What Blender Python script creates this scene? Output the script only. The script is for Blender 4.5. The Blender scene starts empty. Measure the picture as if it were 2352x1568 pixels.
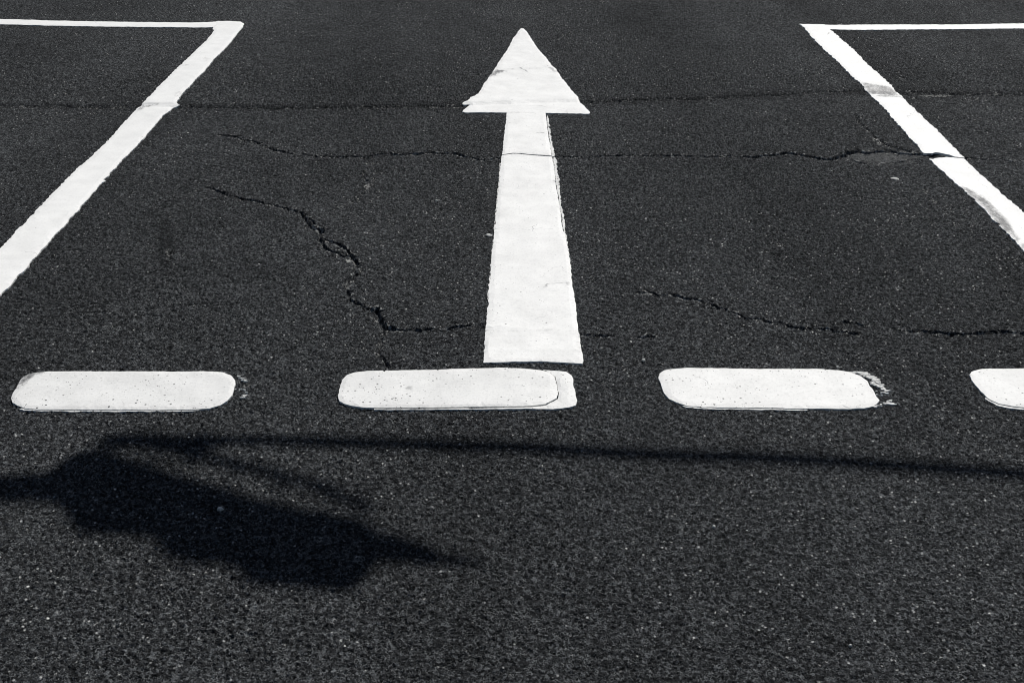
import bpy, math, random
import numpy as np
from mathutils import Vector
from mathutils.geometry import delaunay_2d_cdt

random.seed(7)
rng = np.random.default_rng(11)
S = bpy.context.scene
COL = S.collection

# ------------------------------------------------------------------ camera model
F, CX, CY, TH, H = 2607.0, 1176.0, 784.0, math.radians(28.5), 1.53
CT, ST = math.cos(TH), math.sin(TH)


def P(u, v):
    """a point of the road surface, from where it is seen in the photograph"""
    x = (u - CX) / F
    yd = (v - CY) / F
    t = H / (ST + yd * CT)
    return (x * t, (CT - yd * ST) * t)


K = 0.3418
OFF = {1: (0, 0), 2: (774.05, 0), 3: (1548.1, 0), 4: (0, 516.8), 5: (774.05, 516.8), 6: (1548.1, 516.8), 0: None}


def T(tile, pts):
    if tile == 0:
        return [P(u, v) for u, v in pts]
    ox, oy = OFF[tile]
    return [P(ox + a * K, oy + b * K) for a, b in pts]


# ------------------------------------------------------------------ noise
def _h(ix, iy, s):
    a = (ix.astype(np.int64) * 374761393 + iy.astype(np.int64) * 668265263 + s * 974634533) & 0xFFFFFFFF
    a = ((a ^ (a >> 13)) * 1274126177) & 0xFFFFFFFF
    a = a ^ (a >> 16)
    return (a & 0xFFFFFF).astype(np.float32) / np.float32(0xFFFFFF)


def vnoise(x, y, s):
    x = np.asarray(x, dtype=np.float64); y = np.asarray(y, dtype=np.float64)
    ix = np.floor(x); iy = np.floor(y)
    fx = (x - ix).astype(np.float32); fy = (y - iy).astype(np.float32)
    fx = fx * fx * (3 - 2 * fx); fy = fy * fy * (3 - 2 * fy)
    ix = ix.astype(np.int64); iy = iy.astype(np.int64)
    a = _h(ix, iy, s); b = _h(ix + 1, iy, s); c = _h(ix, iy + 1, s); d = _h(ix + 1, iy + 1, s)
    return (a + (b - a) * fx) * (1 - fy) + (c + (d - c) * fx) * fy


def n1(t, s):
    return float(vnoise(np.array([t]), np.array([0.37 * s]), s)[0])


SEAM = [(-3000, 246), (0, 243), (330, 246), (600, 247), (830, 246), (1060, 241), (1200, 237), (1355, 231), (1600, 225), (1800, 215), (1985, 207), (2150, 213), (2352, 216), (5000, 225)]
_sx = np.array([P(u, v)[0] for u, v in SEAM]); _sy = np.array([P(u, v)[1] for u, v in SEAM])


def sstep(a, b, t):
    t = np.clip((t - a) / (b - a), 0, 1)
    return t * t * (3 - 2 * t)


def macro(x, y):
    """the gentle shape of the road: undulation and the raised edge of the far layer"""
    x = np.asarray(x, dtype=np.float64); y = np.asarray(y, dtype=np.float64)
    z = 0.010 * (vnoise(x * .9 + 3, y * .9, 1) - .5) + 0.005 * (vnoise(x * 2.7, y * 2.7, 2) - .5)
    d = y - np.interp(x, _sx, _sy) - 0.02 * (vnoise(x * 14, y * 3, 3) - .5)
    far = 1 - sstep(9, 14, np.abs(y) + np.abs(x) * .5)
    z = z + far * (0.004 * sstep(-0.012, 0.02, d) + 0.0035 * np.exp(-((d - .07) / .08) ** 2) - 0.0025 * np.exp(-((d + .012) / .02) ** 2))
    return z


# ------------------------------------------------------------------ materials
def mat(name):
    m = bpy.data.materials.new(name); m.use_nodes = True
    nt = m.node_tree; nt.nodes.clear()
    out = nt.nodes.new('ShaderNodeOutputMaterial'); b = nt.nodes.new('ShaderNodeBsdfPrincipled')
    nt.links.new(b.outputs[0], out.inputs[0])
    return m, nt, b


class N:
    def __init__(s, nt): s.nt = nt
    def new(s, t, **k):
        n = s.nt.nodes.new(t)
        for a, v in k.items(): setattr(n, a, v)
        return n
    def link(s, a, b): s.nt.links.new(a, b)
    def pos(s):
        return s.new('ShaderNodeNewGeometry').outputs['Position']
    def noise(s, scale, detail=2, rough=.5, vec=None):
        n = s.new('ShaderNodeTexNoise'); n.inputs['Scale'].default_value = scale
        n.inputs['Detail'].default_value = detail; n.inputs['Roughness'].default_value = rough
        s.link(vec or s.pos(), n.inputs['Vector']); return n.outputs['Fac']
    def vor(s, scale, out='Distance', feature='F1', vec=None):
        n = s.new('ShaderNodeTexVoronoi', feature=feature); n.inputs['Scale'].default_value = scale
        s.link(vec or s.pos(), n.inputs['Vector']); return n.outputs[out]
    def ramp(s, fac, stops):
        n = s.new('ShaderNodeValToRGB'); e = n.color_ramp.elements
        while len(e) < len(stops): e.new(.5)
        for q, (p, c) in zip(e, stops):
            q.position = p; q.color = (c, c, c, 1) if isinstance(c, (int, float)) else (*c, 1)
        s.link(fac, n.inputs[0]); return n.outputs[0]
    def mix(s, fac, a, b, blend='MIX'):
        n = s.new('ShaderNodeMix', data_type='RGBA', blend_type=blend)
        for sock, v in ((n.inputs[0], fac), (n.inputs[6], a), (n.inputs[7], b)):
            if isinstance(v, (int, float)): sock.default_value = v
            elif isinstance(v, tuple): sock.default_value = (*v, 1)
            else: s.link(v, sock)
        return n.outputs[2]
    def math(s, op, a, b=0.0):
        n = s.new('ShaderNodeMath', operation=op)
        for sock, v in ((n.inputs[0], a), (n.inputs[1], b)):
            if isinstance(v, (int, float)): sock.default_value = v
            else: s.link(v, sock)
        return n.outputs[0]
    def attr(s, name):
        return s.new('ShaderNodeAttribute', attribute_name=name).outputs['Fac']
    def bump(s, h, dist, strength=1.0, nrm=None):
        n = s.new('ShaderNodeBump'); n.inputs['Distance'].default_value = dist; n.inputs['Strength'].default_value = strength
        s.link(h, n.inputs['Height'])
        if nrm: s.link(nrm, n.inputs['Normal'])
        return n.outputs[0]
    def sep(s, col, i):
        n = s.new('ShaderNodeSeparateColor'); s.link(col, n.inputs[0]); return n.outputs[i]


def asphalt_material():
    m, nt, b = mat('asphalt'); q = N(nt)
    big = q.noise(.55, 4, .6); mid = q.noise(5, 3, .6)
    rnd = q.sep(q.vor(165, 'Color'), 0)
    rnd2 = q.sep(q.vor(260, 'Color'), 1)
    stone = q.mix(.5, q.ramp(rnd, [(0, .007), (.45, .017), (.8, .034), (.93, .07), (1, .13)]), q.ramp(rnd2, [(0, .005), (.55, .016), (.85, .04), (1, .12)]))
    # sun-caught rims of the stones, painted pale into the colour
    wn = q.new('ShaderNodeTexNoise'); wn.inputs['Scale'].default_value = 90; q.link(q.pos(), wn.inputs['Vector'])
    wp = q.new('ShaderNodeVectorMath', operation='MULTIPLY_ADD'); q.link(wn.outputs['Color'], wp.inputs[0])
    wp.inputs[1].default_value = (.009, .009, 0); q.link(q.pos(), wp.inputs[2])
    edge = q.vor(145, 'Distance', 'DISTANCE_TO_EDGE', wp.outputs[0])
    lit_rim = q.math('MULTIPLY', q.ramp(edge, [(.03, 1), (.11, 0)]), q.ramp(q.noise(75, 2, .7), [(.50, 0), (.62, 1)]))
    stone = q.mix(lit_rim, stone, (.115, .115, .112))
    stone = q.mix(1.0, stone, (.95, 1.0, 1.045), 'MULTIPLY')
    st = q.new('ShaderNodeMapping'); st.inputs['Scale'].default_value = (1, .16, 1); q.link(q.pos(), st.inputs[0])
    track = q.ramp(q.noise(1.5, 3, .55, st.outputs[0]), [(.3, .92), (.7, 1.48)])
    stone = q.mix(1.0, stone, track, 'MULTIPLY')
    tone = q.mix(1.0, q.ramp(big, [(.3, .85), (.7, 1.12)]), q.ramp(mid, [(.25, .86), (.75, 1.1)]), 'MULTIPLY')
    col = q.mix(1.0, stone, tone, 'MULTIPLY')
    # pale chips of quartz and shell grit
    chip = q.ramp(q.sep(q.vor(120, 'Color'), 2), [(.94, 0), (.985, 1)])
    chip = q.math('MULTIPLY', chip, q.ramp(q.vor(120), [(.15, 1), (.45, 0)]))
    chip2 = q.ramp(q.sep(q.vor(95, 'Color'), 0), [(.992, 0), (.997, 1)])
    chip2 = q.math('MULTIPLY', chip2, q.ramp(q.vor(95), [(.15, 1), (.38, 0)]))
    col = q.mix(q.math('MAXIMUM', q.math('MULTIPLY', chip, .55), q.math('MULTIPLY', chip2, .9)), col, (.60, .60, .58))
    pale = q.math('MULTIPLY', q.attr('pale'), q.math('MULTIPLY', q.ramp(q.noise(170, 3, .7), [(.38, .12), (.62, 1)]), q.ramp(q.noise(22, 4, .7), [(.34, .25), (.56, 1)])))
    col = q.mix(pale, col, (.150, .152, .150))
    white = q.math('MULTIPLY', q.attr('grit_lit_lips'), q.ramp(q.sep(q.vor(150, 'Color'), 1), [(.45, 0), (.55, 1)]))
    col = q.mix(white, col, (.40, .40, .38))
    col = q.mix(q.attr('stain'), col, (.004, .004, .0045))
    q.link(col, b.inputs['Base Color'])
    b.inputs['Roughness'].default_value = .85
    b.inputs['Specular IOR Level'].default_value = .03
    h = q.math('ADD', q.math('MULTIPLY', q.vor(230), -1.0), q.math('MULTIPLY', q.noise(600, 2, .6), .5))
    q.link(q.bump(h, .0022, .9), b.inputs['Normal'])
    return m


def paint_material(name, base, warm, pock, mottle, grain=.5):
    m, nt, b = mat(name); q = N(nt)
    v = q.ramp(q.noise(9, 5, .65), [(.3, 1 - mottle), (.62, 1.0)])
    v2 = q.ramp(q.noise(130, 3, .7), [(.25, 1 - mottle * 1.3), (.5, 1.0)])
    col = q.mix(1.0, v, v2, 'MULTIPLY')
    col = q.mix(1.0, col, (base * warm[0], base * warm[1], base * warm[2]), 'MULTIPLY')
    if pock:
        for sc, th in ((110, 1 - pock * .7), (190, 1 - pock)):
            cell = q.ramp(q.sep(q.vor(sc, 'Color'), 0), [(th, 0), (th + .004, 1)])
            clus = q.ramp(q.noise(7, 2), [(.36, .15), (.6, 1)])
            dot = q.math('MULTIPLY', q.math('MULTIPLY', cell, clus), q.ramp(q.vor(sc), [(.22, 1), (.36, 0)]))
            col = q.mix(dot, col, (.03, .03, .03))
    # hairline crazing
    nz = q.new('ShaderNodeTexNoise'); nz.inputs['Scale'].default_value = 14; q.link(q.pos(), nz.inputs['Vector'])
    wv = q.new('ShaderNodeVectorMath', operation='MULTIPLY_ADD'); q.link(nz.outputs['Color'], wv.inputs[0])
    wv.inputs[1].default_value = (.09, .09, 0); q.link(q.pos(), wv.inputs[2])
    e = q.vor(5.5, 'Distance', 'DISTANCE_TO_EDGE', wv.outputs[0])
    line = q.math('MULTIPLY', q.ramp(e, [(.0, 1), (.007, 0)]), q.ramp(q.noise(4.3, 2), [(.60, 0), (.68, .75)]))
    col = q.mix(line, col, (.12, .12, .12))
    mp = q.new('ShaderNodeMapping'); mp.inputs['Scale'].default_value = (1, .45, 1); mp.inputs['Rotation'].default_value = (0, 0, .5); q.link(q.pos(), mp.inputs[0])
    fine = q.math('ADD', q.math('ADD', q.math('MULTIPLY', q.noise(70, 4, .8, mp.outputs[0]), 2.2), q.math('MULTIPLY', q.noise(16, 3, .6, mp.outputs[0]), 1.6)), -2.0)
    st = q.ramp(q.math('ADD', q.attr('stain'), q.math('MULTIPLY', fine, q.ramp(q.attr('stain'), [(.02, 0), (.3, 1)]))), [(0, 0), (.12, .10), (.5, .55), (1, .95)])
    col = q.mix(st, col, (.085, .085, .085))
    q.link(col, b.inputs['Base Color'])
    b.inputs['Roughness'].default_value = .55
    b.inputs['Specular IOR Level'].default_value = .3
    h = q.math('ADD', q.noise(170, 3, .7), q.math('MULTIPLY', q.noise(18, 3), .8))
    q.link(q.bump(h, .0012, grain), b.inputs['Normal'])
    return m


def plain_material(name, c, rough=.6, metal=0, var=.3, scale=20):
    m, nt, b = mat(name); q = N(nt)
    q.link(q.mix(1.0, tuple(c), q.ramp(q.noise(scale, 4, .6), [(.3, 1 - var), (.7, 1)]), 'MULTIPLY'), b.inputs['Base Color'])
    b.inputs['Roughness'].default_value = rough; b.inputs['Metallic'].default_value = metal
    return m


M_ROAD = asphalt_material()
M_LINE = paint_material('white_line_paint', .83, (1, .992, .955), .006, .09)
M_ARROW = paint_material('white_arrow_paint', .82, (1, .992, .955), .012, .13)
M_DASH = paint_material('white_dash_paint', .77, (1, .992, .955), .075, .14)
M_OLD = paint_material('older_grey_white_paint', .72, (1, .995, .96), .05, .28, 1.0)
M_CHIP = plain_material('pale_chip', (.5, .5, .48), .7, 0, .4, 90)
M_BARK = plain_material('bark', (.10, .085, .07), .85, 0, .5, 30)
M_LEAF = plain_material('leaf', (.06, .09, .035), .5, 0, .4, 15)
M_METAL = plain_material('galvanised_steel', (.42, .43, .44), .4, .8, .25, 12)


# ------------------------------------------------------------------ object helpers
def tag(o, label=None, cat=None, group=None, kind=None):
    for k, v in (('label', label), ('category', cat), ('group', group), ('kind', kind)):
        if v: o[k] = v
    return o


def empty(name, loc):
    o = bpy.data.objects.new(name, None); COL.objects.link(o); o.location = loc
    o.empty_display_size = .1
    return o


def link(name, me, m, parent=None):
    o = bpy.data.objects.new(name, me); COL.objects.link(o)
    if m: me.materials.append(m)
    if parent is not None:
        o.parent = parent; o.matrix_parent_inverse = parent.matrix_basis.inverted()
    return o


def in_poly(px, py, poly):
    inside = np.zeros(px.shape, bool)
    n = len(poly)
    for i in range(n):
        x1, y1 = poly[i]; x2, y2 = poly[(i + 1) % n]
        if y1 == y2: continue
        c = (y1 > py) != (y2 > py)
        inside ^= c & (px < (x2 - x1) * (py - y1) / (y2 - y1) + x1)
    return inside


def seg_dist(px, py, poly, closed=True):
    d = np.full(px.shape, 1e9)
    n = len(poly)
    for i in range(n if closed else n - 1):
        x1, y1 = poly[i]; x2, y2 = poly[(i + 1) % n]
        ex, ey = x2 - x1, y2 - y1; L = ex * ex + ey * ey
        if L < 1e-14: continue
        t = np.clip(((px - x1) * ex + (py - y1) * ey) / L, 0, 1)
        d = np.minimum(d, np.hypot(px - x1 - t * ex, py - y1 - t * ey))
    return d


def resample(poly, step, closed=True):
    out = []
    n = len(poly)
    for i in range(n if closed else n - 1):
        a = poly[i]; b = poly[(i + 1) % n]
        L = math.hypot(b[0] - a[0], b[1] - a[1]); k = max(1, int(round(L / step)))
        for j in range(k):
            t = j / k; out.append((a[0] + (b[0] - a[0]) * t, a[1] + (b[1] - a[1]) * t))
    if not closed: out.append(poly[-1])
    return out


def jag(poly, amp, step=.006, seed=1, smooth=0):
    """an outline with the small raggedness of hot-laid paint"""
    p = resample(poly, step)
    n = len(p); out = []
    for i, (x, y) in enumerate(p):
        a = p[i - 1]; b = p[(i + 1) % n]
        tx, ty = b[0] - a[0], b[1] - a[1]; L = math.hypot(tx, ty) or 1
        d = amp * ((n1(i * step / .06, seed) - .5) * .5 + (n1(i * step / .018, seed + 3) - .5) * 1.0 + (n1(i * step / .008, seed + 5) - .5) * 1.0)
        out.append((x - ty / L * d, y + tx / L * d))
    return out


def slab(name, polys, m, parent, top=.0045, amp=.004, grid=.02, stains=(), seed=1, bevel=.002, ridges=()):
    """a thin layer of thermoplastic that follows the road: bevelled rim, real edge, dense top"""
    V = []; Fc = []; ST_ = []
    for k, poly in enumerate(polys):
        area = sum(poly[i][0] * poly[(i + 1) % len(poly)][1] - poly[(i + 1) % len(poly)][0] * poly[i][1] for i in range(len(poly)))
        if area < 0: poly = poly[::-1]
        outl = jag(poly, amp, seed=seed + 17 * k)
        arr = np.array(outl)
        x0, y0 = arr.min(0); x1, y1 = arr.max(0)
        gx, gy = np.meshgrid(np.arange(x0, x1, grid), np.arange(y0, y1, grid))
        gx = gx.ravel() + (rng.random(gx.size) - .5) * grid * .5; gy = gy.ravel() + (rng.random(gy.size) - .5) * grid * .5
        keep = in_poly(gx, gy, outl)
        gx, gy = gx[keep], gy[keep]
        if gx.size:
            keep = seg_dist(gx, gy, resample(poly, .05)) > .006 + amp
            gx, gy = gx[keep], gy[keep]
        n = len(outl)
        vin = [Vector((a, b)) for a, b in outl] + [Vector((a, b)) for a, b in zip(gx, gy)]
        ov, oe, of, _, _, _ = delaunay_2d_cdt(vin, [(i, (i + 1) % n) for i in range(n)], [], 1, 1e-6)
        base = len(V)
        pts = np.array([(v.x, v.y) for v in ov])
        db = seg_dist(pts[:, 0], pts[:, 1], resample(outl, .012)) if len(pts) < 40000 else None
        z = macro(pts[:, 0], pts[:, 1]) + top - bevel * np.exp(-(db / .004) ** 2)
        z += .0012 * (vnoise(pts[:, 0] * 25, pts[:, 1] * 25, 8) - .5)
        for rp, rh, rw in ridges:
            z += rh * np.exp(-(seg_dist(pts[:, 0], pts[:, 1], rp, False) / rw) ** 2)
        V += [(a, b, c) for (a, b), c in zip(pts, z)]
        Fc += [tuple(base + i for i in f) for f in of]
        s = np.zeros(len(pts))
        for sp, val, soft in stains:
            d = seg_dist(pts[:, 0], pts[:, 1], sp); ins = in_poly(pts[:, 0], pts[:, 1], sp)
            s = np.maximum(s, val * np.clip(.5 + np.where(ins, d, -d) / soft, 0, 1))
        ST_ += list(s)
        # rim: every boundary edge of the triangulation drops into the asphalt
        cnt = {}
        for f in of:
            for i in range(len(f)):
                a, b = f[i], f[(i + 1) % len(f)]
                cnt[(a, b)] = 1
        low = {}
        for (a, b) in list(cnt):
            if (b, a) in cnt: continue
            for q in (a, b):
                if q not in low:
                    low[q] = len(V); V.append((pts[q][0], pts[q][1], z[q] - top - .004)); ST_.append(float(s[q]))
            Fc.append((base + b, base + a, low[a], low[b]))
    me = bpy.data.meshes.new(name); me.from_pydata(V, [], Fc)
    at = me.attributes.new('stain', 'FLOAT', 'POINT'); at.data.foreach_set('value', np.array(ST_, dtype=np.float32))
    me.polygons.foreach_set('use_smooth', [False] * len(Fc))
    me.update()
    return link(name, me, m, parent)


def flakes(name, spots, m, parent, top=.0022):
    """scraps of worn paint clinging to the tops of the stones"""
    V = []; Fc = []
    for (x, y, rx, ry, seed) in spots:
        r = random.Random(seed); k = r.randint(6, 9); z0 = float(macro(x, y)) + top
        ring = []
        sk = r.uniform(-.8, .8)
        for i in range(k):
            a = 2 * math.pi * i / k; f = r.uniform(.5, 1.15)
            dx, dy = math.cos(a) * rx * f, math.sin(a) * ry * f
            ring.append((x + dx + sk * dy, y + dy))
        b = len(V)
        V += [(px, py, z0 + r.uniform(-.0004, .0006)) for px, py in ring] + [(px, py, z0 - .005) for px, py in ring]
        Fc.append(tuple(range(b, b + k)))
        Fc += [(b + i, b + k + i, b + k + (i + 1) % k, b + (i + 1) % k) for i in range(k)]
    me = bpy.data.meshes.new(name); me.from_pydata(V, [], Fc); me.update()
    return link(name, me, m, parent)


# ------------------------------------------------------------------ road with cracks
def crack_line(uv, seed, amp=.012, step=.006):
    p = resample([P(u, v) for u, v in uv], step, False)
    out = []
    for i, (x, y) in enumerate(p):
        out.append((x + amp * 1.2 * (n1(i * step / .03, seed) - .5) + amp * .8 * (n1(i * step / .011, seed + 2) - .5),
                    y + amp * 2 * (n1(i * step / .05, seed + 4) - .5) + amp * 1.3 * (n1(i * step / .015, seed + 6) - .5)))
    return out


# each: outline in the photograph, half width (m), depth (m), patchiness
CRACKS = [
    ([(500, 305), (575, 320), (600, 332), (650, 345), (700, 352), (760, 355)], .0062, .018, .2),
    ([(760, 355), (820, 356), (870, 353), (920, 352), (980, 350), (1040, 352), (1070, 360)], .0085, .022, .1),
    ([(1070, 360), (1110, 366), (1160, 358)], .0050, .014, .3),
    ([(1275, 360), (1330, 360), (1400, 357), (1450, 355), (1500, 356), (1600, 357), (1700, 358)], .0060, .016, .25),
    ([(1700, 358), (1760, 356), (1810, 350), (1850, 355), (1900, 362), (1930, 358)], .009, .022, .15),
    ([(1930, 358), (1965, 347), (2040, 345), (2090, 350), (2130, 354), (2165, 352), (2215, 361)], .0095, .026, .05),
    ([(2205, 360), (2280, 364), (2352, 366), (2600, 372)], .0052, .012, .3),
    ([(1930, 361), (1970, 370), (2010, 375), (2050, 371), (2085, 366)], .005, .012, .3),
    ([(470, 425), (510, 440), (560, 455), (600, 465), (650, 475), (680, 483)], .0056, .016, .22),
    ([(680, 483), (700, 495), (712, 512), (722, 522), (738, 528), (730, 540), (735, 548)], .0065, .020, .1),
    ([(738, 522), (741, 534)], .006, .02, 0),
    ([(733, 545), (755, 552), (780, 560), (800, 576), (812, 592), (815, 610), (820, 632)], .0058, .018, .1),
    ([(733, 545), (745, 563), (760, 573), (790, 582), (810, 590)], .005, .016, .15),
    ([(820, 632), (812, 640), (800, 652), (794, 668), (800, 682), (815, 697), (840, 704), (862, 710)], .0058, .018, .15),
    ([(862, 710), (868, 722), (878, 738), (890, 752)], .0075, .022, .05),
    ([(890, 752), (950, 754), (1010, 755), (1060, 748), (1112, 751)], .0052, .015, .25),
    ([(1335, 765), (1400, 770), (1440, 768), (1500, 772)], .0046, .012, .3),
    ([(885, 755), (880, 775), (868, 798), (884, 835), (880, 850)], .0042, .013, .3),
    ([(1470, 668), (1550, 676), (1600, 685), (1640, 700), (1680, 718), (1730, 733), (1790, 742), (1850, 752), (1900, 757), (1965, 765)], .0045, .014, .25),
    ([(1940, 736), (2000, 745), (2060, 757), (2075, 760)], .004, .012, .3),
    ([(2080, 757), (2110, 757), (2170, 764), (2225, 768), (2290, 764), (2352, 764), (2600, 768)], .0055, .016, .2),
    ([(850, 352), (845, 380), (830, 400), (852, 420), (832, 442), (810, 462), (770, 480)], .0040, .012, .5),
    ([(1960, 255), (1985, 290), (2010, 310)], .006, .012, .35),
    ([(2010, 310), (2040, 330), (2090, 345)], .008, .014, .45),
    ([(2100, 400), (2130, 440), (2160, 470), (2200, 515)], .0035, .010, .55),
    ([(690, 490), (705, 488), (712, 500), (724, 512)], .004, .014, .2),
    ([(812, 592), (830, 598), (846, 607)], .0028, .010, .4),
    ([(818, 625), (826, 612), (822, 600)], .004, .014, .2),
    ([(862, 710), (850, 716), (842, 730)], .0026, .010, .5),
    ([(862, 370), (866, 392), (858, 415), (862, 440)], .0034, .010, .6),
    ([(390, 530), (382, 560), (395, 600)], .003, .008, .7),
    ([(0, 247), (200, 247), (330, 247), (410, 247), (600, 248), (700, 248)], .0050, .007, .42),
    ([(700, 248), (830, 247), (1060, 243)], .0046, .006, .5),
    ([(1355, 231), (1600, 225), (1800, 216), (1950, 208)], .0046, .007, .5),
    ([(2070, 208), (2150, 212), (2352, 214)], .006, .008, .6),
    ([(2060, 222), (2150, 226), (2300, 224)], .004, .006, .7),
]


def axis(segments, tail, grow=1.35):
    xs = [segments[0][0]]
    for (a, b, s0, s1) in segments:
        x = a
        while x < b - 1e-9:
            t = (x - a) / (b - a); x = x + s0 + (s1 - s0) * t
            xs.append(min(x, b))
    lo = []; s = .02; x = xs[0]
    while x > -tail:
        x -= s; s *= grow; lo.append(x)
    hi = []; s = .02; x = xs[-1]
    while x < tail:
        x += s; s *= grow; hi.append(x)
    return np.array(lo[::-1] + xs + hi)


def build_road():
    X = axis([(-3.7, -1.15, .0052, .0042), (-1.15, 1.15, .0026, .0026), (1.15, 3.7, .0042, .0052)], 160)
    Y = axis([(1.38, 3.2, .0024, .0030), (3.2, 7.7, .0030, .0062)], 160)
    nx, ny = len(X), len(Y)
    sx = np.gradient(X); sy = np.gradient(Y)
    Z = np.zeros((ny, nx), np.float32)
    pale = np.zeros((ny, nx), np.float32); grit_lit_lips = np.zeros((ny, nx), np.float32); stain = np.zeros((ny, nx), np.float32)
    C = .0062
    step = 200
    for r in range(0, ny, step):
        yy, xx = np.meshgrid(Y[r:r + step], X, indexing='ij')
        z = macro(xx, yy)
        fade = np.clip(1 - (np.maximum(sx[None, :], sy[r:r + step, None]) - .008) / .01, 0, 1)
        # rounded stones of uneven height with open pits between them
        gx = xx / C; gy = yy / C
        ix = np.floor(gx).astype(np.int64); iy = np.floor(gy).astype(np.int64)
        best = np.full(xx.shape, 9.0, np.float32); bh = np.zeros(xx.shape, np.float32)
        for dx in (-1, 0, 1):
            for dy in (-1, 0, 1):
                cx = ix + dx; cy = iy + dy
                px = cx + .15 + .7 * _h(cx, cy, 21); py = cy + .15 + .7 * _h(cx, cy, 22)
                d = np.hypot(gx - px, gy - py).astype(np.float32) / (.75 + .5 * _h(cx, cy, 24))
                k = d < best
                best = np.where(k, d, best); bh = np.where(k, _h(cx, cy, 23), bh)
        coarse = .75 + .5 * vnoise(xx * 1.6, yy * 1.6, 31)
        d = yy - np.interp(xx, _sx, _sy)
        rough = 1 + .6 * np.exp(-((d - .25) / .28) ** 2) - .25 * np.exp(-((d + .22) / .2) ** 2)
        dome = np.clip(1 - (best / .72) ** 2, 0, 1) ** .7
        micro = (.0014 + .0042 * bh) * dome - .0042 + np.where(bh < .12, -.0025, 0)
        micro += .0012 * (vnoise(xx / .0045, yy / .0045, 41) - .5) * 2
        Z[r:r + step] = z + micro * fade * coarse * rough
    XX, YY = None, None
    # cracks as real grooves
    for k, (uv, hw, dep, patch) in enumerate(CRACKS):
        line = crack_line(uv, 100 + 9 * k)
        for i in range(len(line) - 1):
            (ax, ay), (bx, by) = line[i], line[i + 1]
            g = n1(i * .006 / .05, 300 + k); g2 = n1(i * .006 / .018, 340 + k)
            w = hw * 1.02 * (.35 + .7 * g + .85 * g2)
            a = np.clip((g * .6 + g2 * .4 - .04 - patch * .66) / .14, 0, 1)
            if a <= 0: continue
            R = w * 2.4 + .006
            i0, i1 = np.searchsorted(X, [min(ax, bx) - R, max(ax, bx) + R]); j0, j1 = np.searchsorted(Y, [min(ay, by) - R, max(ay, by) + R])
            if i1 <= i0 or j1 <= j0: continue
            yy, xx = np.meshgrid(Y[j0:j1], X[i0:i1], indexing='ij')
            ex, ey = bx - ax, by - ay; L = ex * ex + ey * ey + 1e-12
            t = np.clip(((xx - ax) * ex + (yy - ay) * ey) / L, 0, 1)
            dd = np.hypot(xx - ax - t * ex, yy - ay - t * ey)
            g = macro(xx, yy) - dep * a * (1 - sstep(w * .45, w * 1.15, dd))
            lip = vnoise(xx / .011, yy / .008, 55)
            inside = dd < w * 1.15
            Z[j0:j1, i0:i1] = np.minimum(Z[j0:j1, i0:i1], np.where(inside, g, 9))
            rim = (~inside) & (dd < w * 1.3 + .007 * lip)
            gr = np.where(rim & (lip > .68), a * .55, 0); grit_lit_lips[j0:j1, i0:i1] = np.maximum(grit_lit_lips[j0:j1, i0:i1] * ~inside, gr)  # pale lips: broken stone with its sunlit edge put into the colour
            cave = (~inside) & (dd < w * 1.2 + .010 * (1 - lip)) & (lip < .30)
            Z[j0:j1, i0:i1] = np.where(cave, np.minimum(Z[j0:j1, i0:i1], macro(xx, yy) - .5 * dep * a), Z[j0:j1, i0:i1])

    def blob(poly_uv, arr, val, soft, dz=0.0, flat=0.0):
        poly = [P(u, v) for u, v in poly_uv]
        a = np.array(poly); R = soft * 1.5
        i0, i1 = np.searchsorted(X, [a[:, 0].min() - R, a[:, 0].max() + R]); j0, j1 = np.searchsorted(Y, [a[:, 1].min() - R, a[:, 1].max() + R])
        yy, xx = np.meshgrid(Y[j0:j1], X[i0:i1], indexing='ij')
        d = seg_dist(xx, yy, poly); ins = in_poly(xx, yy, poly)
        e = .5 + (np.where(ins, d, -d) + soft * .9 * (vnoise(xx * 60, yy * 60, 77) - .5)) / soft
        e = np.clip(e, 0, 1)
        if arr is stain: e = e * (.35 + .65 * vnoise(xx * 45, yy * 45, 79))
        if arr is not None: arr[j0:j1, i0:i1] = np.maximum(arr[j0:j1, i0:i1], val * e)
        if flat:
            zz = Z[j0:j1, i0:i1]; m = macro(xx, yy) - .001 + .001 * (vnoise(xx * 150, yy * 220, 78) - .5)
            Z[j0:j1, i0:i1] = zz + (np.maximum(m, zz) * .7 + m * .3 - zz) * e * flat * (zz > m - .006)
        if dz: Z[j0:j1, i0:i1] += dz * e

    # the smooth pale lens of crumbled filler beside the crack on the right
    blob([(1935, 360), (1970, 346), (2020, 341), (2065, 343), (2110, 353), (2085, 368), (2030, 375), (1980, 371)], pale, .75, .06, 0, .12)
    blob([(2020, 355), (2070, 352), (2080, 360), (2030, 368)], pale, .8, .03)
    for (u, v, a, b, val) in ((722, 521, 9, 6, 1), (735, 536, 7, 3, .8), (886, 762, 13, 4, .55), (806, 645, 6, 3, .6), (800, 598, 8, 3, .8), (843, 425, 6, 4, .6),
                              (2012, 318, 5, 4, .9), (2020, 326, 5, 3, .8), (1920, 870, 5, 3, .7), (1905, 1052, 4, 3, .8), (560, 868, 7, 4, .55), (565, 884, 8, 3, .5),
                              (1045, 668, 5, 2, .7), (735, 1236, 5, 4, .5), (1800, 1155, 4, 3, .7), (2040, 215, 30, 3, .5), (2150, 218, 40, 3, .45)):
        blob([(u - a, v), (u - a * .4, v - b), (u + a * .6, v - b), (u + a, v), (u + a * .3, v + b), (u - a * .6, v + b)], grit_lit_lips, val, .008)
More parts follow.
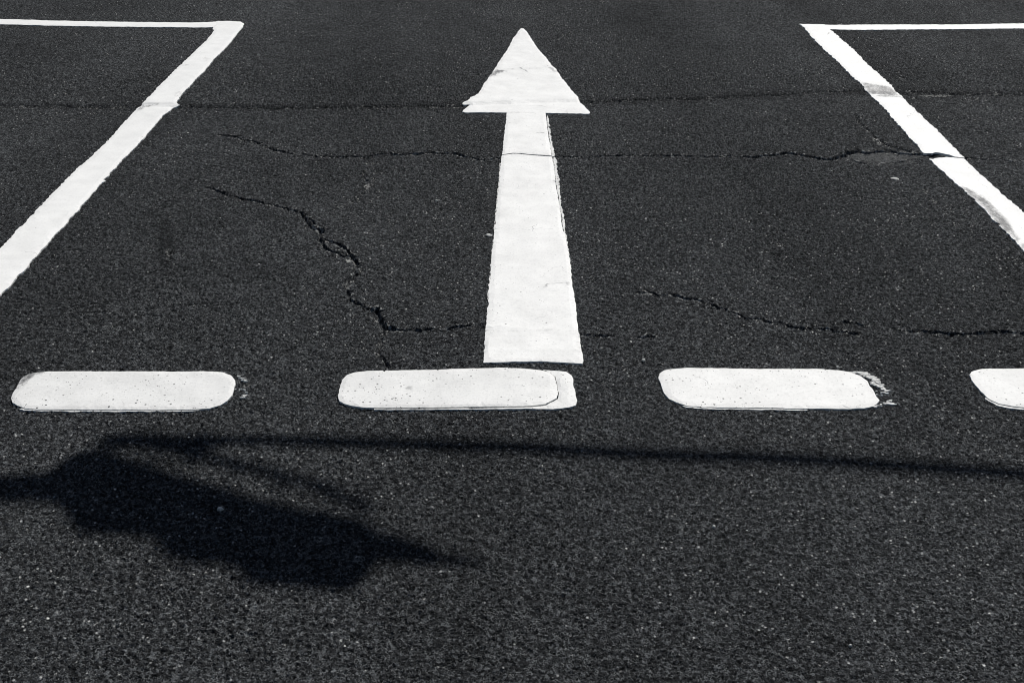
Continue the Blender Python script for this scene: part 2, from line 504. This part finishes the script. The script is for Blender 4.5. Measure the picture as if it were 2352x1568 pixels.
    # oil spots and small pot-marks
    for (u, v, a, b, val, dz) in ((1930, 1476, 16, 9, .85, -.004), (1946, 1484, 12, 4, .6, -.002), (1300, 1160, 14, 6, .5, -.002), (1732, 1322, 18, 7, .5, -.002),
                                  (1728, 1260, 10, 26, .3, 0), (1835, 445, 12, 4, .4, -.002), (1772, 545, 10, 4, .4, -.001), (912, 1376, 14, 5, .45, -.002),
                                  (380, 560, 22, 70, .6, 0), (1560, 1420, 20, 8, .3, 0), (60, 1180, 20, 9, .25, 0)):
        blob([(u - a, v), (u - a * .5, v - b), (u + a * .5, v - b * .8), (u + a, v), (u + a * .4, v + b), (u - a * .6, v + b * .8)], stain, val, .02, dz)

    # darker band along the joint of the two layers
    blob([(-60, 241), (330, 243), (700, 244), (1075, 238), (1075, 246), (700, 251), (330, 251), (-60, 250)], stain, .55, .05)
    blob([(1345, 226), (1600, 220), (1800, 211), (1985, 203), (2400, 208), (2400, 219), (1985, 214), (1800, 221), (1600, 230), (1345, 236)], stain, .5, .06)
    me = bpy.data.meshes.new('road')
    xs, ys = np.meshgrid(X, Y)
    co = np.empty((ny * nx, 3), np.float32); co[:, 0] = xs.ravel(); co[:, 1] = ys.ravel(); co[:, 2] = Z.ravel()
    nf = (nx - 1) * (ny - 1)
    me.vertices.add(nx * ny); me.vertices.foreach_set('co', co.ravel())
    idx = (np.arange(ny - 1, dtype=np.int32)[:, None] * nx + np.arange(nx - 1, dtype=np.int32)[None, :]).ravel()
    loops = np.empty((nf, 4), np.int32); loops[:, 0] = idx; loops[:, 1] = idx + 1; loops[:, 2] = idx + nx + 1; loops[:, 3] = idx + nx
    me.loops.add(nf * 4); me.loops.foreach_set('vertex_index', loops.ravel())
    me.polygons.add(nf); me.polygons.foreach_set('loop_start', np.arange(0, nf * 4, 4, dtype=np.int32))
    me.polygons.foreach_set('use_smooth', np.ones(nf, bool))
    for nm, arr in (('pale', pale), ('grit_lit_lips', grit_lit_lips), ('stain', stain)):
        at = me.attributes.new(nm, 'FLOAT', 'POINT'); at.data.foreach_set('value', arr.ravel())
    me.update(calc_edges=True)
    o = link('road', me, M_ROAD)
    tag(o, 'dark cracked asphalt road surface under the white markings', None, None, 'structure')
    print('road', nx, ny, nx * ny)


build_road()

# ------------------------------------------------------------------ left bay line
lb = empty('bay_line', (*T(1, [(1638, 162)])[0], 0))
tag(lb, 'white bay marking at the left with a rounded outer corner, no crack across it', 'road marking', 'bay markings either side of the arrow')
end_l = [(-900, 126), (0, 138), (350, 143), (800, 148), (1300, 153), (1400, 150), (1448, 147.5), (1500, 150), (1470, 182), (1428, 185), (1380, 187), (1200, 185), (1000, 183), (700, 180), (300, 176), (0, 173), (-900, 164)]
side_l = T(1, [(1452, 146), (1470, 145), (1540, 145), (1620, 150), (1638, 162), (1636, 185), (1615, 205), (1590, 235), (1555, 285), (1510, 340), (1480, 375), (1440, 410), (1415, 445),
               (1370, 500), (1320, 545), (1285, 590), (1240, 630), (1215, 660), (1205, 685), (1185, 705), (1212, 720), (1165, 730), (1145, 750), (1100, 775), (1060, 820), (1000, 885), (960, 930),
               (920, 975), (880, 1010), (860, 1035), (825, 1065), (790, 1105), (740, 1160), (735, 1175), (695, 1203), (712, 1209), (670, 1235), (640, 1280), (600, 1320), (575, 1355), (545, 1385),
               (525, 1412), (500, 1440), (470, 1465), (455, 1490), (430, 1520), (410, 1540)])
side_l += T(4, [(390, 45), (362, 72), (345, 105), (310, 145), (272, 175), (255, 210), (236, 222), (215, 240), (195, 265), (160, 315), (125, 340), (100, 375), (70, 410), (30, 440), (0, 475), (-420, 950), (-720, 950), (-300, 470), (0, 160), (45, 115), (95, 65)])
side_l += T(1, [(105, 1560), (180, 1490), (260, 1400), (330, 1325), (420, 1230), (520, 1130), (600, 1060), (690, 975), (760, 905), (830, 825), (880, 775), (905, 750), (940, 722), (975, 695), (1000, 670),
                (1060, 605), (1140, 525), (1200, 465), (1280, 385), (1340, 325), (1390, 275), (1425, 230), (1440, 205), (1425, 200), (1432, 187)])
slab('end_line', [T(1, end_l)], M_LINE, lb, top=.0034, amp=.004, grid=.03, seed=3)
dirt_and_gap_l = [(T(1, [(925, 742), (960, 722), (1010, 716), (1060, 714), (1010, 722), (965, 730), (930, 750)]), .8, .02),  # first strip: the dark of the crack gap put into the colour
          (T(1, [(1165, 668), (1200, 650), (1225, 630), (1215, 655), (1190, 672)]), .6, .02), (T(1, [(1235, 458), (1250, 450), (1265, 450), (1250, 460)]), .5, .01)]
slab('side_line', [side_l], M_LINE, lb, amp=.0045, grid=.014, stains=dirt_and_gap_l, seed=5, ridges=[(T(1, [(925, 720), (1040, 712), (1180, 715)]), -.002, .008)])

# ------------------------------------------------------------------ right bay line
rb = empty('bay_line', (*T(3, [(845, 172)])[0], 0))
tag(rb, 'white bay marking at the right with a pointed corner, cracked through and scuffed grey', 'road marking', 'bay markings either side of the arrow')
end_r = T(3, [(950, 176), (1100, 174), (1700, 174), (2000, 172), (2352, 171), (3300, 168), (3300, 200), (2352, 203), (2000, 204), (1700, 206), (1300, 208), (1075, 205), (990, 200)])
side_r1 = T(3, [(843, 173), (850, 171), (1008, 174), (1048, 207), (1080, 235), (1130, 275), (1200, 335), (1300, 440), (1380, 505), (1440, 565), (1490, 615), (1530, 645), (1560, 680), (1600, 715), (1650, 760), (1710, 820),
                (1760, 860), (1800, 905), (1840, 950), (1895, 1000), (1920, 1030), (1952, 1058), (1890, 1051), (1840, 1038), (1810, 1029), (1760, 1023), (1720, 1028), (1680, 1026), (1655, 1005), (1640, 975), (1600, 940),
                (1560, 890), (1510, 840), (1460, 785), (1430, 740), (1400, 715), (1370, 685), (1335, 655), (1310, 625), (1275, 595), (1255, 570), (1225, 545), (1185, 510), (1150, 470), (1110, 430), (1060, 385), (1010, 345),
                (990, 320), (945, 280), (905, 235), (870, 190)])
side_r2 = T(3, [(1712, 1064), (1740, 1066), (1790, 1058), (1850, 1057), (1900, 1060), (1945, 1064), (1965, 1078), (2000, 1110), (2060, 1170), (2130, 1230), (2200, 1300), (2280, 1370), (2352, 1435)])
side_r2 += T(6, [(2750, 310), (3050, 900), (2780, 900), (2500, 345), (2352, 192), (2320, 150), (2290, 118), (2255, 82), (2240, 52), (2212, 40)])
side_r2 += T(3, [(2190, 1530), (2170, 1502), (2140, 1480), (2110, 1440), (2070, 1395), (2020, 1345), (1975, 1310), (1940, 1270), (1905, 1245), (1870, 1210), (1835, 1180), (1810, 1150), (1770, 1120), (1745, 1090)])
grey_r = [(T(3, [(1258, 568), (1340, 579), (1420, 592), (1490, 613), (1518, 648), (1430, 640), (1330, 636), (1297, 622)]), .95, .02),
          (T(3, [(1340, 648), (1440, 645), (1530, 652), (1540, 660), (1500, 655), (1400, 652)]), .8, .02)]  # grey bands where the line crosses the seam
dirt_r2 = [(T(3, [(1930, 1255), (2015, 1292), (2090, 1342), (2132, 1395), (2192, 1450), (2240, 1500), (2272, 1567), (2215, 1560), (2170, 1505), (2110, 1432), (2040, 1370), (1980, 1315)]), 1.0, .018),
           (T(6, [(2190, 5), (2255, 40), (2300, 90), (2352, 150), (2500, 300), (2490, 340), (2352, 186), (2290, 110), (2235, 48)]), 1.0, .018)]
slab('end_line', [end_r], M_LINE, rb, top=.0034, amp=.006, grid=.03, seed=9)
slab('side_line', [side_r1], M_LINE, rb, amp=.0065, grid=.009, stains=grey_r, seed=11)
slab('side_line', [side_r2], M_LINE, rb, amp=.0065, grid=.009, stains=dirt_r2, seed=13)

# ------------------------------------------------------------------ arrow
ar = empty('road_arrow', (*T(0, [(1224, 833)])[0], 0))
tag(ar, 'tall white arrow pointing away up the road, its shaft widening towards the dashed line', 'road marking')
head = T(2, [(1228, 200), (1240, 192), (1256, 195), (1275, 215), (1320, 285), (1360, 345), (1400, 385), (1440, 440), (1470, 465), (1510, 530), (1550, 575), (1590, 630), (1620, 660), (1628, 680), (1660, 710), (1690, 740), (1703, 757),
             (1690, 764), (1600, 762), (1402, 760), (1141, 758), (1000, 757), (860, 758), (843, 751), (870, 725), (890, 706), (850, 706), (842, 700), (880, 685), (900, 665), (925, 655), (945, 640), (970, 600), (990, 560), (1020, 520),
             (1050, 480), (1090, 415), (1140, 345), (1165, 300), (1180, 265), (1200, 240)])
sh1 = T(2, [(1141, 759), (1402, 761), (1407, 800), (1415, 870), (1425, 950), (1440, 1030), (1444, 1052), (1420, 1050), (1370, 1046), (1300, 1043), (1230, 1035), (1180, 1034), (1140, 1040), (1108, 1044), (1112, 1030), (1118, 960), (1125, 900), (1135, 820)])
sh2 = T(2, [(1107, 1049), (1140, 1045), (1180, 1039), (1230, 1041), (1300, 1049), (1370, 1053), (1420, 1057), (1446, 1059), (1455, 1120), (1462, 1180), (1470, 1250), (1485, 1330), (1495, 1400), (1508, 1480), (1520, 1560)])
sh2 += T(5, [(1530, 60), (1545, 130), (1560, 220), (1574, 340), (1580, 380), (1588, 450), (1603, 540), (1613, 620), (1620, 700), (1633, 780), (1645, 850), (1660, 915), (1650, 936), (1600, 931), (1500, 928), (1400, 922), (1300, 921), (1200, 924),
             (1100, 930), (1040, 928), (987, 930), (985, 900), (990, 840), (995, 760), (1000, 690), (1005, 640), (1015, 540), (1020, 450), (1030, 350), (1040, 230), (1050, 120), (1058, 50)])
sh2 += T(2, [(1062, 1550), (1065, 1510), (1072, 1430), (1080, 1350), (1085, 1270), (1095, 1180), (1100, 1120)])
dirt_h = [(T(2, [(1060, 472), (1095, 478), (1125, 484), (1080, 495), (1060, 508), (1028, 516), (1040, 498)]), 1.0, .03),
          (T(2, [(1415, 458), (1455, 463), (1478, 490), (1450, 486), (1430, 475)]), .9, .03),
          (T(2, [(1120, 468), (1250, 462), (1415, 460), (1415, 466), (1250, 469), (1120, 476)]), .16, .02)]
dirt_s = [(T(2, [(1215, 1215), (1265, 1195), (1310, 1215), (1310, 1260), (1260, 1275), (1225, 1250)]), .13, .06),
          (T(2, [(1452, 1205), (1470, 1225), (1476, 1258), (1458, 1250)]), .7, .012),
          (T(2, [(1095, 1385), (1120, 1400), (1110, 1460), (1085, 1480)]), .12, .04),
          (T(5, [(1330, 220), (1400, 235), (1380, 290), (1320, 280)]), .10, .06), (T(5, [(1420, 560), (1500, 580), (1480, 650), (1420, 640)]), .09, .06),
          (T(5, [(985, 770), (1003, 800), (1003, 895), (990, 890)]), .45, .012), (T(5, [(1532, 398), (1558, 396), (1556, 406), (1534, 406)]), .9, .006),
          (T(5, [(1600, 720), (1640, 730), (1642, 840), (1620, 820)]), .22, .02), (T(5, [(1180, 705), (1500, 712), (1500, 718), (1180, 710)]), .25, .01)]
slab('arrow_head', [head], M_ARROW, ar, amp=.0045, grid=.016, stains=dirt_h, seed=21, ridges=[(T(2, [(900, 690), (1100, 668), (1400, 650), (1620, 668)]), .0008, .02)])
slab('arrow_shaft', [sh1, sh2], M_ARROW, ar, amp=.0026, grid=.012, stains=dirt_s, seed=23,
     ridges=[(T(5, [(1000, 688), (1120, 680)]), .0015, .006), (T(5, [(1100, 690), (1320, 712), (1610, 718)]), .0012, .014), (T(5, [(1000, 845), (1640, 845)]), .0010, .01)])
old1 = T(2, [(1411, 775), (1416, 776), (1430, 860), (1440, 940), (1455, 1000), (1462, 1052), (1447, 1052), (1436, 985), (1422, 900)])
old2 = T(2, [(1450, 1060), (1463, 1060), (1474, 1080), (1482, 1160), (1495, 1240), (1502, 1320), (1512, 1400), (1526, 1480), (1536, 1567)])
old2 += T(5, [(1552, 150), (1568, 260), (1577, 345), (1570, 345), (1555, 240), (1538, 120)])
old2 += T(2, [(1525, 1560), (1512, 1480), (1499, 1400), (1489, 1330), (1474, 1250), (1466, 1180), (1459, 1120)])
slab('old_paint_edge', [old1, old2], M_OLD, ar, top=.0028, amp=.005, grid=.02, seed=27)['label'] = 'older greyish paint showing along the right edge of the shaft'
old3 = T(2, [(1100, 1100), (1097, 1180), (1087, 1270), (1081, 1350), (1074, 1430), (1066, 1510), (1060, 1567)]) + T(5, [(1050, 140), (1040, 260), (1028, 390), (1018, 500)]) + \
       T(5, [(1012, 500), (1022, 390), (1034, 260), (1044, 140)]) + T(2, [(1054, 1567), (1060, 1510), (1067, 1430), (1074, 1350), (1080, 1270), (1090, 1180), (1095, 1100)])
slab('old_paint_edge', [old3], M_OLD, ar, top=.0028, amp=.004, grid=.03, seed=28)

# ------------------------------------------------------------------ dashes
d1 = T(4, [(330, 982), (700, 982), (1000, 983), (1300, 985), (1430, 985), (1500, 992), (1550, 1012), (1580, 1045), (1582, 1075), (1572, 1100), (1560, 1150), (1530, 1185), (1480, 1215), (1410, 1238), (1340, 1244), (1100, 1246), (800, 1245), (500, 1242),
           (250, 1240), (170, 1236), (115, 1216), (85, 1195), (75, 1165), (88, 1128), (110, 1098), (124, 1068), (145, 1032), (190, 1003), (250, 988)])
d2 = T(5, [(10, 1165), (8, 1140), (20, 1090), (35, 1045), (70, 1010), (120, 992), (200, 985), (305, 982), (318, 991), (330, 982), (500, 980), (700, 977), (900, 972), (1100, 970), (1250, 973), (1370, 985), (1430, 1000), (1460, 1030), (1475, 1080), (1484, 1140),
           (1475, 1170), (1440, 1190), (1400, 1210), (1300, 1226), (1100, 1229), (700, 1231), (400, 1232), (200, 1231), (130, 1224), (60, 1208), (20, 1190)])
d2o = T(5, [(1385, 979), (1450, 985), (1540, 992), (1575, 1015), (1588, 1040), (1590, 1090), (1605, 1150), (1615, 1185), (1605, 1215), (1560, 1230), (1450, 1240), (1100, 1242), (700, 1243), (400, 1243), (250, 1242),
            (250, 1238), (400, 1239), (700, 1238), (1100, 1236), (1304, 1231), (1405, 1215), (1446, 1193.5), (1481, 1172), (1489.5, 1140), (1480.5, 1080), (1466, 1029), (1436, 998)])
d3 = T(6, [(-105, 1030), (-100, 1000), (-65, 980), (-5, 968), (90, 963), (400, 965), (700, 967), (1000, 970), (1100, 977), (1190, 992), (1250, 1015), (1295, 1050), (1310, 1080), (1335, 1110), (1355, 1150), (1378, 1180), (1370, 1200), (1335, 1220), (1280, 1235),
           (1200, 1238), (900, 1235), (600, 1230), (400, 1227), (200, 1224), (87, 1213), (35, 1198), (-35, 1170), (-65, 1130), (-85, 1080)])
d4 = T(6, [(1985, 1010), (2000, 990), (2050, 975), (2130, 970), (2352, 970), (3300, 972), (3380, 985), (3440, 1020), (3475, 1080), (3480, 1150), (3440, 1210), (3350, 1232), (2352, 1230), (2270, 1222), (2180, 1205), (2110, 1170), (2070, 1130), (2030, 1085), (2000, 1045)])
G = 'dashes of the broken line across the bay mouth'
dl = ['leftmost white dash of the row, a grey worn crescent on its upper left corner',
      'longest white dash, right under the arrow, with an older square-ended layer showing at its right',
      'white dash right of the arrow base with flaking paint scraps off its right end',
      'white dash cut off by the right edge of the picture']
dash = []
for k, poly in enumerate((d1, d2, d3, d4)):
    a = np.array(poly)
    e = empty('dash_line', (float(a[:, 0].mean()), float(a[:, 1].mean()), 0)); tag(e, dl[k], 'road marking', G); dash.append(e)
crescent = [(T(4, [(112, 1100), (124, 1066), (145, 1030), (190, 1000), (260, 984), (330, 978), (300, 992), (240, 1008), (195, 1040), (150, 1082), (122, 1108)]), .75, .016)]
crescent[0] = (crescent[0][0], .95, .010)
slab('paint_layer', [d1], M_DASH, dash[0], amp=.0022, grid=.009, stains=crescent, seed=31)
crk = [(T(5, [(170, 1070), (180, 1095), (176, 1095), (166, 1070)]), .5, .004), (T(5, [(470, 1090), (490, 1130), (484, 1130), (465, 1092)]), .8, .004)]
slab('paint_layer', [d2], M_DASH, dash[1], top=.0060, amp=.0016, grid=.012, seed=33, stains=crk)
slab('old_paint_layer', [d2o], M_DASH, dash[1], top=.0044, amp=.0014, grid=.016, seed=35)['label'] = 'older pitted paint with a square end'
slab('paint_layer', [d3], M_DASH, dash[2], amp=.0022, grid=.012, seed=37)
slab('paint_layer', [d4], M_DASH, dash[3], amp=.0022, grid=.014, seed=39)
o1 = T(4, [(130, 1234), (250, 1240), (500, 1243), (800, 1246), (1100, 1248), (1340, 1245), (1330, 1249), (1100, 1253), (800, 1253), (500, 1250), (250, 1248), (160, 1243)])
slab('old_paint_edge', [o1], M_OLD, dash[0], top=.0026, amp=.003, grid=.03, seed=41)
o3 = T(6, [(60, 1212), (200, 1224), (400, 1228), (600, 1231), (900, 1236), (895, 1241), (600, 1239), (400, 1236), (200, 1232), (80, 1222)])
slab('old_paint_edge', [o3], M_OLD, dash[2], top=.0026, amp=.003, grid=.03, seed=43)
o4 = T(6, [(2090, 1160), (2180, 1206), (2270, 1224), (2352, 1231), (2900, 1233), (2900, 1241), (2352, 1239), (2260, 1232), (2170, 1214), (2100, 1175)])
slab('old_paint_edge', [o4], M_OLD, dash[3], top=.0026, amp=.003, grid=.03, seed=44)


def scatter(tile, rows, seed):
    r = random.Random(seed); out = []
    for (x0, y0, x1, y1, w, n, big) in rows:
        for _ in range(n):
            t = r.random(); zx = x0 + (x1 - x0) * t + r.uniform(-w, w); zy = y0 + (y1 - y0) * t + r.uniform(-w, w) * .6
            x, y = T(tile, [(zx, zy)])[0]
            out.append((x, y, r.uniform(.0025, .009) * big, r.uniform(.0015, .0042) * big, r.randint(0, 10 ** 6)))
    return out


fl = scatter(6, [(1205, 991, 1300, 996, 6, 26, 1.15), (1260, 998, 1370, 1040, 16, 46, .95), (1330, 1020, 1400, 1085, 14, 40, .85), (1320, 1060, 1395, 1090, 12, 16, .9), (1395, 1095, 1440, 1130, 14, 14, .9), (1380, 1120, 1440, 1190, 30, 12, .6),
                (1420, 1200, 1490, 1205, 9, 18, .8), (1340, 1225, 1400, 1210, 10, 9, .9)], 5)
wp = flakes('worn_paint', fl, M_OLD, dash[2]); wp['kind'] = 'stuff'; wp['label'] = 'flaking scraps of an older paint end'
fl = scatter(4, [(1600, 1010, 1660, 1060, 14, 14, .6), (1620, 1165, 1650, 1140, 16, 12, .6), (1600, 1100, 1660, 1120, 24, 8, .5)], 6)
flakes('worn_paint', fl, M_OLD, dash[0])['kind'] = 'stuff'


# ------------------------------------------------------------------ loose bits on the asphalt
def chip(name, u, v, rx, ry, h, label, cat, seed):
    x, y = P(u, v); r = random.Random(seed); z0 = float(macro(x, y)) - .001
    V = []; Fc = []; k = 9
    ring = [(math.cos(2 * math.pi * i / k) * rx * r.uniform(.6, 1.1), math.sin(2 * math.pi * i / k) * ry * r.uniform(.6, 1.1)) for i in range(k)]
    for s, z in ((1, 0), (1.05, h * .5), (.7, h)):
        V += [(a * s, b * s, z + r.uniform(-.15, .15) * h) for a, b in ring]
    V.append((0, 0, h * 1.1))
    for l in range(2):
        Fc += [(l * k + i, l * k + (i + 1) % k, (l + 1) * k + (i + 1) % k, (l + 1) * k + i) for i in range(k)]
    Fc += [(2 * k + i, 2 * k + (i + 1) % k, 3 * k) for i in range(k)]
    me = bpy.data.meshes.new(name); me.from_pydata(V, [], Fc); me.update()
    o = link(name, me, M_CHIP); o.location = (x, y, z0); o.rotation_euler = (0, 0, r.uniform(-.4, .4))
    tag(o, label, cat)
    return o


chip('paint_scrap', 1123, 542, .013, .010, .004, 'flat pale scrap lying just left of the arrow shaft', 'scrap', 2)
chip('pebble', 1003, 461, .006, .006, .004, 'small pale pebble on bare asphalt above and left of the shaft middle', 'pebble', 3)
chip('paint_scrap', 2056, 410, .018, .012, .004, 'flat pale scrap below the grey filler lens, left of the cracked bay marking', 'scrap', 4)
chip('pebble', 1478, 827, .005, .007, .005, 'small white pebble right of the foot of the arrow', 'pebble', 5)
s = chip('litter_scrap', 506, 1171, .009, .006, .006, 'crumpled pale scrap lying inside the dark leafy shadow', 'litter', 6)
chip('pebble', 1640, 1210, .005, .005, .005, 'lone white pebble on open asphalt under the long thin shadow', 'pebble', 8)
chip('pebble', 1953, 1483, .004, .004, .004, 'white pebble beside the black oil spot', 'pebble', 9)

# ------------------------------------------------------------------ sun
EL, AZ = math.radians(48), math.radians(22)     # the sun stands ahead and to the right
D = Vector((math.cos(EL) * math.sin(AZ), math.cos(EL) * math.cos(AZ), math.sin(EL)))


def up(u, v, t):
    x, y = P(u, v)
    return Vector((x, y, 0)) + D * t


def tube(pts, radii, seg=10):
    V = []; Fc = []
    n = len(pts)
    for i, p in enumerate(pts):
        d = (pts[min(i + 1, n - 1)] - pts[max(i - 1, 0)]).normalized()
        a = d.cross(Vector((0, .3, 1))).normalized(); b = d.cross(a)
        for k in range(seg):
            an = 2 * math.pi * k / seg
            V.append(p + (a * math.cos(an) + b * math.sin(an)) * radii[i])
    for i in range(n - 1):
        for k in range(seg):
            Fc.append((i * seg + k, i * seg + (k + 1) % seg, (i + 1) * seg + (k + 1) % seg, (i + 1) * seg + k))
    Fc.append(tuple(range(seg))[::-1]); Fc.append(tuple((n - 1) * seg + k for k in range(seg)))
    return V, Fc


def tube_obj(name, tubes, m, parent):
    V = []; Fc = []
    for pts, radii in tubes:
        v, f = tube(pts, radii); b = len(V); V += v; Fc += [tuple(b + i for i in q) for q in f]
    me = bpy.data.meshes.new(name); me.from_pydata([tuple(v) for v in V], [], Fc)
    me.polygons.foreach_set('use_smooth', [True] * len(Fc)); me.update()
    return link(name, me, m, parent)


# ------------------------------------------------------------------ unseen caster of the thin shadow, guessed as a long-armed street lamp
TB = 5.2
b_in = up(300, 1008, TB); b_pts = [up(u, v, TB) for u, v in ((470, 1009), (700, 1012), (1176, 1024), (1700, 1046), (2352, 1086))]
dr = (b_pts[-1] - b_pts[0]).normalized()
post_top = b_pts[-1] + dr * 2.6
hb = empty('guessed_street_lamp', (post_top.x, post_top.y, 0))
tag(hb, 'grey street lamp guessed from its thin shadow, out of the picture, arm over bay mouth', 'street lamp')
tube_obj('arm', [([b_in] + b_pts + [post_top], [.016, .020] + [.023] * 4 + [.045])], M_METAL, hb)
hd = [up(u, v, TB) for u, v in ((225, 1003), (260, 1006), (330, 1012), (410, 1018), (480, 1016), (520, 1012))]
tube_obj('lamp_head', [(hd, [.010, .022, .030, .034, .030, .02])], M_METAL, hb)
tube_obj('post', [([Vector((post_top.x, post_top.y, 0)), Vector((post_top.x, post_top.y, 2.2)), Vector((post_top.x, post_top.y, post_top.z + .12))], [.08, .07, .055])], M_METAL, hb)
tube_obj('base_plate', [([Vector((post_top.x, post_top.y, 0.0)), Vector((post_top.x, post_top.y, .02))], [.18, .18])], M_METAL, hb)

# ------------------------------------------------------------------ tree on the left whose low leafy branch throws the broad shadow
def sh(pts):
    return [(a * .5, b * .5 + 947.5) for a, b in pts]


BLOB = [(0, 1103), (60, 1098), (110, 1078), (140, 1052), (175, 1034), (215, 1030), (250, 1034), (285, 1044), (340, 1064), (430, 1090), (520, 1114), (600, 1138), (680, 1156), (750, 1167), (820, 1178), (870, 1200), (930, 1220), (1000, 1250),
        (1060, 1270), (1105, 1285), (1060, 1293), (1000, 1297), (930, 1291), (880, 1292), (862, 1310), (845, 1342), (800, 1358), (720, 1357), (640, 1353), (560, 1344), (528, 1306), (440, 1300), (384, 1292), (345, 1246), (320, 1236), (250, 1234),
        (180, 1230), (150, 1215), (138, 1180), (110, 1160), (60, 1150), (0, 1143)]
tree = empty('street_tree', (-4.6, 4.9, 0))
tag(tree, 'tree out of the picture, one low leafy branch reaching over the road', 'tree')
TT = 4.3
spine = [up(-500, 1122, TT), up(0, 1130, TT), up(200, 1130, TT), up(450, 1165, TT), up(700, 1215, TT), up(880, 1250, TT), up(1000, 1275, TT), up(1075, 1288, TT)]
trunk_top = Vector((-4.5, 5.3, 4.6))
limb = [trunk_top - Vector((0, 0, 1.3)), Vector((-3.2, 4.9, 3.9))] + spine
side = [up(40, 1128, TT), up(120, 1095, TT + .3), up(190, 1050, TT + .6), up(250, 1016, TT + .8), up(310, 1018, TT + .9), up(420, 1038, TT + .9), up(560, 1070, TT + .9), up(700, 1106, TT + .8), up(850, 1165, TT + .6)]
tube_obj('trunk', [([Vector((-4.6, 4.9, -.1)), Vector((-4.58, 4.9, .5)), Vector((-4.5, 5.0, 2)), trunk_top, Vector((-4.7, 5.5, 6.6)), Vector((-4.6, 5.4, 7.8))], [.24, .17, .14, .12, .08, .03])], M_BARK, tree)
lm = [(limb, [.06, .045, .03, .020, .016, .013, .011, .009, .006, .003]), (side, [.010, .010, .012, .015, .017, .018, .018, .017, .016, .012][:len(side)])]
for k in range(7):
    a = k * 2.4; z = 4.3 + .4 * k
    lm.append(([Vector((-4.55, 5.0, z)), Vector((-4.9 + .7 * math.cos(a) - .4, 5.1 + .7 * math.sin(a), z + .5)), Vector((-5.2 + 1.3 * math.cos(a) - .3, 5.2 + 1.3 * math.sin(a), z + .8))], [.05, .03, .008]))
tube_obj('limbs', lm, M_BARK, tree).name = 'limb'
V = []; Fc = []
lr = random.Random(4)


def leaf(c, size, spread=.6):
    ax = Vector((lr.uniform(-1, 1), lr.uniform(-1, 1), lr.uniform(-.5, .2))).normalized()
    nrm = (D + Vector((lr.uniform(-1, 1), lr.uniform(-1, 1), lr.uniform(-1, 1))) * spread).normalized()
    bx = nrm.cross(ax).normalized(); ax = bx.cross(nrm)
    b = len(V)
    pr = [(-.5, 0, 0), (-.3, .22, .03), (0, .34, .05), (.3, .2, .02), (.55, 0, -.03), (.3, -.2, .02), (0, -.34, .05), (-.3, -.22, .03), (0, 0, -.02)]
    for q in pr: V.append(tuple(c + (ax * q[0] + bx * q[1] + nrm * q[2]) * size))
    Fc.extend([(b + i, b + (i + 1) % 8, b + 8) for i in range(8)])


bp = [P(u, v) for u, v in BLOB]
ba = np.array(bp)
cnt = 0
while cnt < 1100:
    x = lr.uniform(ba[:, 0].min(), ba[:, 0].max()); y = lr.uniform(ba[:, 1].min(), ba[:, 1].max())
    X1, Y1 = np.array([x]), np.array([y])
    if not in_poly(X1, Y1, bp)[0]: continue
    d = float(seg_dist(X1, Y1, bp)[0])
    if d < .008: continue
    size = min(.085, max(.018, d * 1.55))
    leaf(Vector((x, y, 0)) + D * (TT + lr.uniform(-.15, .2)), size); cnt += 1
for (a, b) in zip(side[3:-1], side[4:]):
    for k in range(5):
        leaf(a.lerp(b, k / 5) + Vector((lr.uniform(-.008, .008), lr.uniform(-.008, .008), lr.uniform(-.1, .1))), lr.uniform(.024, .036))
for k in range(2600):
    a = lr.uniform(0, 6.283); rr = 1.5 * math.sqrt(lr.random()); z = lr.uniform(4.6, 8.3)
    rr *= math.sin(math.pi * min(.97, max(.12, (z - 4.3) / 4.2)))
    if vnoise(np.array([a * 2]), np.array([z * 1.6]), 9)[0] < .38: continue
    leaf(Vector((-5.1 + rr * math.cos(a), 5.3 + rr * math.sin(a), z)), lr.uniform(.08, .14), 1.5)
for k in range(220):
    f = lr.random(); leaf(up(-60 + 220 * f, 1124 - 8 * f + lr.uniform(-20, 19) * (1 + .8 * f), TT + lr.uniform(-.1, .1)), lr.uniform(.03, .05))
for k in range(70):
    f = lr.random(); leaf(up(880 + 230 * f, 1256 + 33 * f + lr.uniform(-26, 22) * (1 - f), TT + lr.uniform(-.1, .1)), .055 - .030 * f)
me = bpy.data.meshes.new('foliage'); me.from_pydata(V, [], Fc); me.update()
link('foliage', me, M_LEAF, tree)

# ------------------------------------------------------------------ sky, sun, camera
w = bpy.data.worlds.new('World'); S.world = w; w.use_nodes = True
nt = w.node_tree
bg = nt.nodes['Background']
sky = nt.nodes.new('ShaderNodeTexSky'); sky.sky_type = 'NISHITA'; sky.sun_disc = False
sky.sun_elevation = EL; sky.sun_rotation = AZ
nt.links.new(sky.outputs[0], bg.inputs[0]); bg.inputs[1].default_value = .05

sl = bpy.data.lights.new('sun', 'SUN'); sl.energy = 4.2; sl.angle = math.radians(.53); sl.color = (1, .975, .94)
so = bpy.data.objects.new('sun', sl); COL.objects.link(so)
so.rotation_euler = (-D).to_track_quat('-Z', 'Y').to_euler(); so.location = D * 30

cd = bpy.data.cameras.new('camera'); cd.sensor_width = 36; cd.sensor_fit = 'HORIZONTAL'; cd.lens = F / 2352 * 36; cd.clip_start = .05; cd.clip_end = 1000
co = bpy.data.objects.new('camera', cd); COL.objects.link(co)
co.location = (0, 0, H); co.rotation_euler = (math.pi / 2 - TH, 0, 0)
S.camera = co
S.render.filter_size = 1.0
S.cycles.filter_width = 1.0

S.view_settings.view_transform = 'Standard'; S.view_settings.look = 'None'
S.view_settings.gamma = 1; S.view_settings.exposure = 0.0; S.view_settings.use_curve_mapping = False
